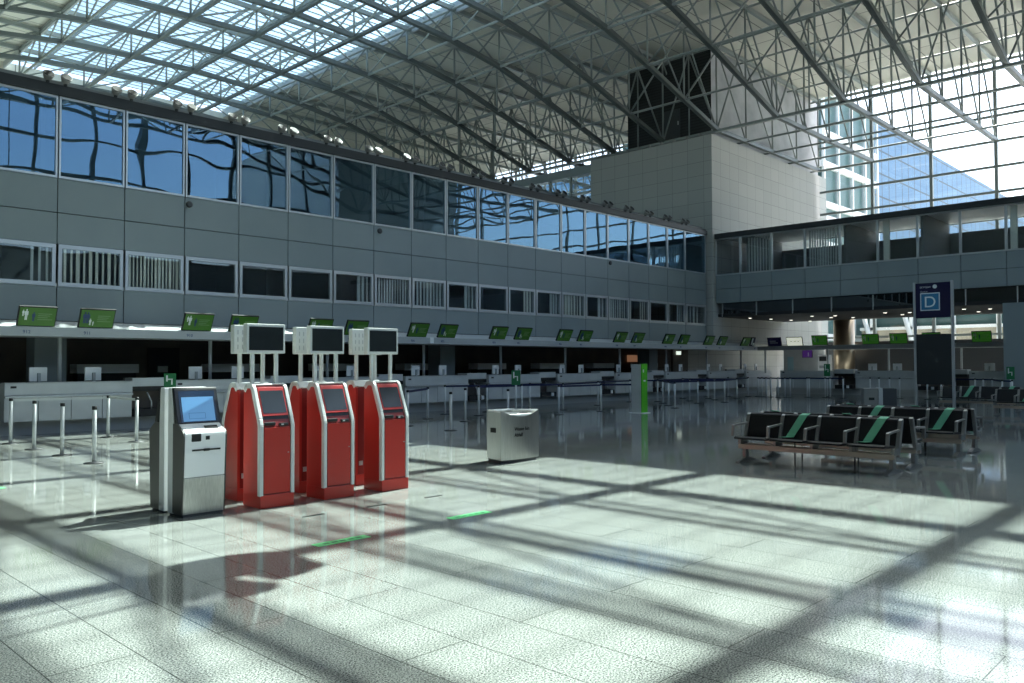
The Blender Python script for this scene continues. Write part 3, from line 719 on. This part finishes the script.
for s in (-1, 1): MB().box(s*.555-.12, s*.555+.12, -.2, .2, 0, .02).build('foot_plate', 'alu', t)

# ------------------------------------------------------------------ bins
t = thing('steel_bin', 'brushed steel waste bin with white top on the sunlit floor', 'bin', (10.02, 9.45, 0))
W = .465
arc = [(-W+2*W*i/12, -.05*math.sin(PI*i/12)) for i in range(13)]
MB().plan([(-W+.03, .03)]+[(x*.95, y+.03) for x, y in arc[1:-1]]+[(W-.03, .03), (.30, .47), (-.30, .47)], .0, .05).build('plinth', 'dgrey', t)
b = MB()   # front panel, scooped along its top
lo, hi = [], []
for i, (x, y) in enumerate(arc):
    zz = .865-.10*math.sin(PI*i/12)
    lo.append((x, y)); hi.append(zz)
for i in range(12):
    (x0, y0), (x1, y1) = lo[i], lo[i+1]
    v = [b.bm.verts.new(c) for c in ((x0, y0, .05), (x1, y1, .05), (x1, y1, hi[i+1]), (x0, y0, hi[i]), (x0, y0+.012, .05), (x1, y1+.012, .05), (x1, y1+.012, hi[i+1]), (x0, y0+.012, hi[i]))]
    for f in ((0, 1, 2, 3), (5, 4, 7, 6), (3, 2, 6, 7), (0, 4, 5, 1), (0, 3, 7, 4), (1, 5, 6, 2)): b.bm.faces.new([v[j] for j in f]).smooth = False
fp = b.build('front_panel', 'steel', t)
text('Waste bin', .088, 'black', t, (-.20, -.056, .53)); text('Abfall', .088, 'black', t, (-.20, -.056, .43))
b = MB().plan([(-W, .012), (-W+.014, .012), (-.286, .50), (-.30, .50)], .05, .84).plan([(W, .012), (W-.014, .012), (.286, .50), (.30, .50)], .05, .84).plan([(-.30, .488), (.30, .488), (.30, .5), (-.30, .5)], .05, .84)
b.build('side_panels', 'steel', t)
MB().box(-.435, -.395, .17, .30, .50, .58).build('side_slot', 'black', t).location = (.02, 0, 0)
MB().plan([(-.44, .02)]+[(x*.94, y+.03) for x, y in arc[1:-1]]+[(.44, .02), (.30, .485), (-.30, .485)], .72, .80).build('inner_lid', 'white', t)
MB().plan([(-.46, .01), (-.29, .5), (.29, .5), (.46, .01), (.43, .01), (.27, .47), (-.27, .47), (-.43, .01)], .84, .865).build('top_rim', 'white', t)
b = MB()
for x in (-.25, .0, .25): b.lathe([(.07, .801), (.07, .806)], 14, (x, .16))
b.build('openings', 'black', t)
# second bin far back
q = at_z(868.5, 388, .86)
t = thing('recycling_bin', 'grey two-part recycling bin near the right counters', 'bin', (26.0, 9.3, 0), -1.05)
MB().box(-.45, -.02, -.25, .25, 0, .86).build('left_body', 'frame', t, .01); MB().box(.10, .50, -.25, .25, 0, .86).build('right_body', 'dgrey', t, .01)
MB().box(-.02, .10, -.27, .25, 0, .87).build('centre_strip', 'alu', t, .01); MB().box(-.30, -.14, -.262, -.25, .50, .58).build('slot', 'black', t)

# ------------------------------------------------------------------ benches
def make_bench():
    t = thing('waiting_bench', 'x', 'bench', (0, 0, 0), 0, 'black waiting benches')
    n, sw_ = 4, .615; L = n*sw_; x0 = -L/2
    MB().box(x0-.02, -x0+.02, -.13, -.07, .22, .30).box(x0-.02, -x0+.02, .08, .13, .24, .30).build('beam', 'beam', t, .006)
    for i in range(n):
        xc = x0+sw_*(i+.5)
        MB().prism([(-.36, .40), (-.38, .425), (-.34, .445), (.06, .415), (.10, .40), (.06, .375)], xc-.275, xc+.275).build('seat', 'leather', t, .01)
        MB().prism([(.08, .41), (.12, .40), (.27, .79), (.24, .815), (.20, .79)], xc-.275, xc+.275).build('backrest', 'leather', t, .012)
    for i in range(n+1):
        x = x0+sw_*i
        f = MB().prism([(.05, .36), (.13, .34), (.285, .79), (.25, .81), (.20, .78)], x-.028, x+.028).box(x-.025, x+.025, -.12, .12, .28, .38).build('frame_upright', 'frame', t, .005)
        MB().prism([(-.36, .44), (-.32, .44), (-.29, .60), (.14, .63), (.14, .655), (-.31, .635), (-.335, .62)], x-.024, x+.024).build('armrest', 'frame', t, .006)
    for x in (x0+.05, -x0-.05):
        MB().box(x-.03, x+.03, -.06, .06, .06, .30).prism([(-.28, 0), (.32, 0), (.32, .025), (.08, .075), (-.06, .075), (-.28, .025)], x-.035, x+.035).build('leg', 'frame', t, .006)
    for x in (-.32, .63): MB().tube((x, .0, 0), (x, .0, .40), .012, 8).build('support_rod', 'black', t)
    for i in (1, 3):
        xc = x0+sw_*(i+.5)
        def Pt(u, s):     # along the tape: from backrest top right to seat front left
            return u, s
        b = MB(); w = .066
        pts_ = [(.075, .265, .825), (.05, .195, .795), (-.13, .075, .445), (-.19, -.05, .445)]
        for (xa_, ya_, za_), (xb_, yb_, zb_) in zip(pts_, pts_[1:]):
            v = [b.bm.verts.new(c) for c in ((xc+xa_-w, ya_, za_), (xc+xa_+w, ya_, za_), (xc+xb_+w, yb_, zb_), (xc+xb_-w, yb_, zb_), (xc+xa_-w, ya_-.006, za_+.006), (xc+xa_+w, ya_-.006, za_+.006), (xc+xb_+w, yb_-.006, zb_+.006), (xc+xb_-w, yb_-.006, zb_+.006))]
            for f in ((0, 1, 2, 3), (7, 6, 5, 4), (0, 4, 5, 1), (1, 5, 6, 2), (2, 6, 7, 3), (3, 7, 4, 0)): b.bm.faces.new([v[j] for j in f])
        o = b.build('seat_tape', 'tape', t); o['label'] = 'green distancing tape across one seat'
    return t
bn = make_bench(); R = -PI/2
spots = [((12.6, 5.49, 0), R, 'near black bench with green tape facing the sunlit floor'), ((13.55, 5.49, 0), -R, 'near black bench backing onto the first, facing the right'),
         ((15.85, 5.47, 0), R, 'second black bench row with green tape behind the near pair'), ((16.80, 5.47, 0), -R, 'black bench backing onto the second row, facing the right'),
         ((31.6, 7.9, 0), R, 'far black bench behind the tall D sign at right'), ((28.9, 5.55, 0), R, 'far black bench at the right edge of the photo')]
for i, (p, rz, lab) in enumerate(spots):
    if i == 0: bn.location = p; bn.rotation_euler = (0, 0, rz); bn['label'] = lab
    else: dup(bn, p, rz, lab)

# ------------------------------------------------------------------ red kiosks
def band(b, pts, w, x0, x1):
    """strip of width w just inside the open outline pts (y,z)"""
    for (y0, z0), (y1, z1) in zip(pts, pts[1:]):
        d = Vector((y1-y0, z1-z0)).normalized(); n = Vector((d.y, -d.x))*w
        b.prism([(y0, z0), (y1, z1), (y1+n.x, z1+n.y), (y0+n.x, z0+n.y)], x0, x1)
def make_red():
    t = thing('red_kiosk', 'x', 'kiosk', (0, 0, 0), 0, 'red self-service kiosks')
    w = .217
    MB().box(-w, w, .0, .40, 0, .15).build('plinth', 'red', t, .006)
    prof = [(.02, .15), (.02, .94), (.20, 1.40), (.32, 1.41), (.39, 1.34), (.39, .15)]
    MB().prism(prof, -w+.035, w-.035).build('body', 'redin', t)
    MB().prism([(.03, .15), (.03, .95), (.21, 1.39), (.32, 1.395), (.395, 1.33), (.395, .15)], -w, -w+.034).prism([(.03, .15), (.03, .95), (.21, 1.39), (.32, 1.395), (.395, 1.33), (.395, .15)], w-.034, w).build('side_panels', 'red', t)
    tr = [(.0, .14), (.0, .95), (.025, 1.03), (.17, 1.385), (.20, 1.42), (.25, 1.435), (.34, 1.43), (.40, 1.36)]
    for s in (-1, 1):
        b = MB(); band(b, tr, .06, min(s*(w+.008), s*(w-.040)), max(s*(w+.008), s*(w-.040))); b.build('white_edge', 'offwhite', t, .008)
    MB().prism([(.20, 1.415), (.25, 1.43), (.34, 1.425), (.395, 1.355), (.385, 1.34), (.33, 1.40), (.22, 1.40)], -w+.042, w-.042).build('white_top', 'offwhite', t)
    p = MB().box(-w+.05, w-.05, .005, .03, .165, .925).build('front_door', 'red', t, .004)
    MB().box(-.15, .12, -.006, .006, .765, .795).box(-.13, -.02, -.014, .0, .757, .777).build('ticket_slot', 'black', p)
    MB().lathe([(.010, 0), (.010, .008)], 10, (0, 0)).build('lock', 'alu', p).location = (.14, .0, .62)
    p.children[-1].rotation_euler = (PI/2, 0, 0)
    MB().prism([(.03, .945), (.06, 1.055), (.14, 1.055), (.14, .945)], -w+.05, w-.05).build('printer_recess', 'black', t)
    MB().box(-.16, -.02, .005, .1, .945, .985).box(.03, .14, -.005, .1, .935, .97).build('card_reader', 'black', t, .01)
    MB().box(.045, .075, -.008, -.004, .945, .96).build('card_mark', 'offwhite', t)
    s = MB().prism([(.045, 1.055), (.175, 1.385), (.20, 1.385), (.09, 1.055)], -w+.05, w-.05).build('screen_bezel', 'red', t, .004)
    a = Vector((.33, .13)).normalized()
    def sl(z, o=-.004): return (.045+(z-1.055)*.13/.33+o*1.0, z)
    MB().prism([sl(1.085), sl(1.345), sl(1.345, .02), sl(1.085, .02)], -.15, .15).build('touch_screen', 'screenoff', s)
    for sgn in (-1, 1): MB().box(sgn*.155-.022, sgn*.155+.022, .30, .335, 1.36, 1.82).build('sign_post', 'offwhite', t, .004)
    h = MB().box(-.25, .25, .27, .36, 1.785, 2.135).build('sign_box', 'offwhite', t, .008)
    MB().box(-.222, .222, .264, .272, 1.82, 2.10).build('sign_display', 'screenoff', h)
    b = MB()
    for x in (-.2, -.14, -.08, .08, .14, .2):
        for z in (1.84, 1.93, 2.02): b.box(x-.006, x+.006, .358, .364, z, z+.055)
    b.build('vent_slots', 'grey', h)
    MB().box(.10, .16, .39, .397, .27, .33).build('back_socket', 'grey', t)
    b = MB()
    for j in range(8): b.box(-.12, .0, .39, .396, 1.28-.03*j, 1.29-.03*j)
    b.build('back_vents', 'black', t)
    return t
rk = make_red(); c = 0
for i, xl in enumerate((4.69, 5.54, 6.41)):
    pos = ('left', 'middle', 'right')[i]
    for p, rz, lab in (((xl+.242, 8.53, 0), 0, '%s red kiosk of the front row with dark touch screen' % pos), ((xl+.32, 9.62, 0), PI, 'red kiosk facing away behind the %s front red kiosk' % pos)):
        if c == 0: rk.location = p; rk['label'] = lab
        else: dup(rk, p, rz, lab)
        c += 1
# ------------------------------------------------------------------ white kiosks
def make_white():
    t = thing('white_kiosk', 'x', 'kiosk', (0, 0, 0), 0, 'white self-service kiosks'); w = .245
    MB().prism([(.25, .02), (.382, .02), (.382, 1.36), (.36, 1.372), (.27, 1.372), (.25, .98)], -w+.0, w-.0).build('spine', 'white', t, .006)
    MB().box(-w+.02, w-.02, .03, .37, 0, .03).build('plinth', 'dgrey', t)
    body = [(.0, .42), (-.022, .86), (-.018, .89), (.005, .915), (.13, .985), (.252, .985), (.252, .42)]
    MB().prism(body, -w+.014, w-.014).build('upper_body', 'white', t, .008)
    MB().prism([(.022, .03), (.0, .415), (.252, .415), (.252, .03)], -w+.014, w-.014).build('lower_panel', 'steel', t, .004)
    side = [(.022, .03), (-.024, .86), (-.01, .895), (.02, .92), (.13, .985), (.252, .985), (.252, .03)]
    MB().prism(side, -w, -w+.013).prism(side, w-.013, w).build('side_panels', 'taupe', t)
    h = MB().prism([(.125, .985), (.235, 1.35), (.25, 1.375), (.29, 1.375), (.21, .985)], -w-.002, w+.002).build('screen_housing', 'black', t, .008)
    def sl(z, o): return (.125+(z-.985)*.11/.365+o, z)
    MB().prism([sl(1.0, -.004), sl(1.335, -.004), sl(1.335, .02), sl(1.0, .02)], -.205, .205).build('screen_glass', mat('navy_glass', (.01, .03, .07), .08, 0, .6), h)
    d = MB().prism([sl(1.01, -.007), sl(1.27, -.007), sl(1.27, .01), sl(1.01, .01)], -.18, .185).build('display', 'lcd', h)
    b = MB()
    for z0, z1, x0, x1 in ((1.035, 1.04, -.11, .07), (1.095, 1.10, -.11, .07), (1.035, 1.10, -.115, -.11), (1.035, 1.10, .07, .075)):
        b.prism([sl(z0, -.009), sl(z1, -.009), sl(z1, 0), sl(z0, 0)], x0, x1)
    b.build('display_button', 'lcd2', h)
    MB().box(-.16, -.05, -.028, .03, .80, .885).build('printer_mouth', 'black', t, .01)
    MB().box(.0, .045, -.024, .0, .815, .855).build('code_reader', 'black', t)
    MB().box(-.15, .17, -.022, .0, .70, .718).box(-.02, .04, -.030, .0, .695, .722).build('card_slot', 'black', t)
    MB().prism([(.03, .932), (.075, .957), (.075, .963), (.03, .938)], .02, .17).build('keypad', 'blackmatte', t)
    MB().box(-.2, .2, -.012, .0, .765, .768).build('groove', 'grey', t)
    return t
wk = make_white(); wk.scale = (1, 1, 1.018); wk.location = (4.105, 8.635, 0); wk['label'] = 'white kiosk with lit blue screen, left of the red kiosks'
dup(wk, (4.095, 9.47, 0), PI, 'white kiosk facing away behind the one with the blue screen')

# floor strips
fs = None
for i, (x, y, rz) in enumerate(((4.4, 6.45, .0), (6.1, 6.52, .0), (7.3, 15.4, .0), (2.9, 12.6, .0))):
    lab = ('green marking strip on the floor in front of the left red kiosks', 'green marking strip on the floor in front of the right red kiosk', 'green marking strip on the floor near the left queue posts', 'green marking strip on the floor left of the white kiosk')[i]
    if fs is None:
        fs = MB().box(-.29, .29, -.06, .06, 0, .003).build('floor_strip', 'sticker'); fs.location = (x, y, 0); tag(fs, lab, 'floor marking', 'green floor strips')
        b = MB()
        for k in range(5): b.box(-.2+.09*k, -.14+.09*k, -.02, .02, .003, .004)
        b.build('white_print', 'greensign', fs)
    else: dup(fs, (x, y, 0), None, lab)

# ------------------------------------------------------------------ light
sd = Vector((-.78, -.105, -1)).normalized()
sun = bpy.data.lights.new('sun', 'SUN'); sun.energy = 19; sun.angle = math.radians(.55); sun.color = (1, .96, .90)
so = bpy.data.objects.new('sun', sun); COL.objects.link(so); so.rotation_euler = sd.to_track_quat('-Z', 'Y').to_euler()
w = bpy.data.worlds.new('sky'); S.world = w; w.use_nodes = True; N, L = w.node_tree.nodes, w.node_tree.links
sk_ = N.new('ShaderNodeTexSky'); sk_.sky_type = 'NISHITA'; sk_.sun_disc = False; sk_.sun_elevation = math.asin(-sd.z); sk_.sun_rotation = math.atan2(-sd.x, -sd.y)
sk_.air_density = 1; sk_.dust_density = 3
L.new(sk_.outputs[0], N['Background'].inputs[0]); N['Background'].inputs[1].default_value = .44
# portals help the sky find the openings
def portal(loc, rot, sx, sy):
    l = bpy.data.lights.new('sky_portal', 'AREA'); l.shape = 'RECTANGLE'; l.size = sx; l.size_y = sy; l.cycles.is_portal = True
    o = bpy.data.objects.new('sky_portal', l); COL.objects.link(o); o.location = loc; o.rotation_euler = rot
portal(((SK0+SK1)/2, (YN+YF)/2, ZC+.4), (0, 0, 0), SK1-SK0, YF-YN)
portal((XR+.3, (YN+YF)/2, ZC/2), (0, PI/2, 0), ZC, YF-YN)
portal(((XL+37.5)/2, YN-.4, 13.5), (PI/2, 0, PI), 50.3, 10)
S.view_settings.view_transform = 'Standard'; S.view_settings.look = 'None'; S.view_settings.gamma = 1; S.view_settings.exposure = 0
S.view_settings.use_curve_mapping = False
cy = S.cycles
cy.use_denoising = True; cy.transparent_max_bounces = 24; cy.diffuse_bounces = 5; cy.glossy_bounces = 5; cy.max_bounces = 14
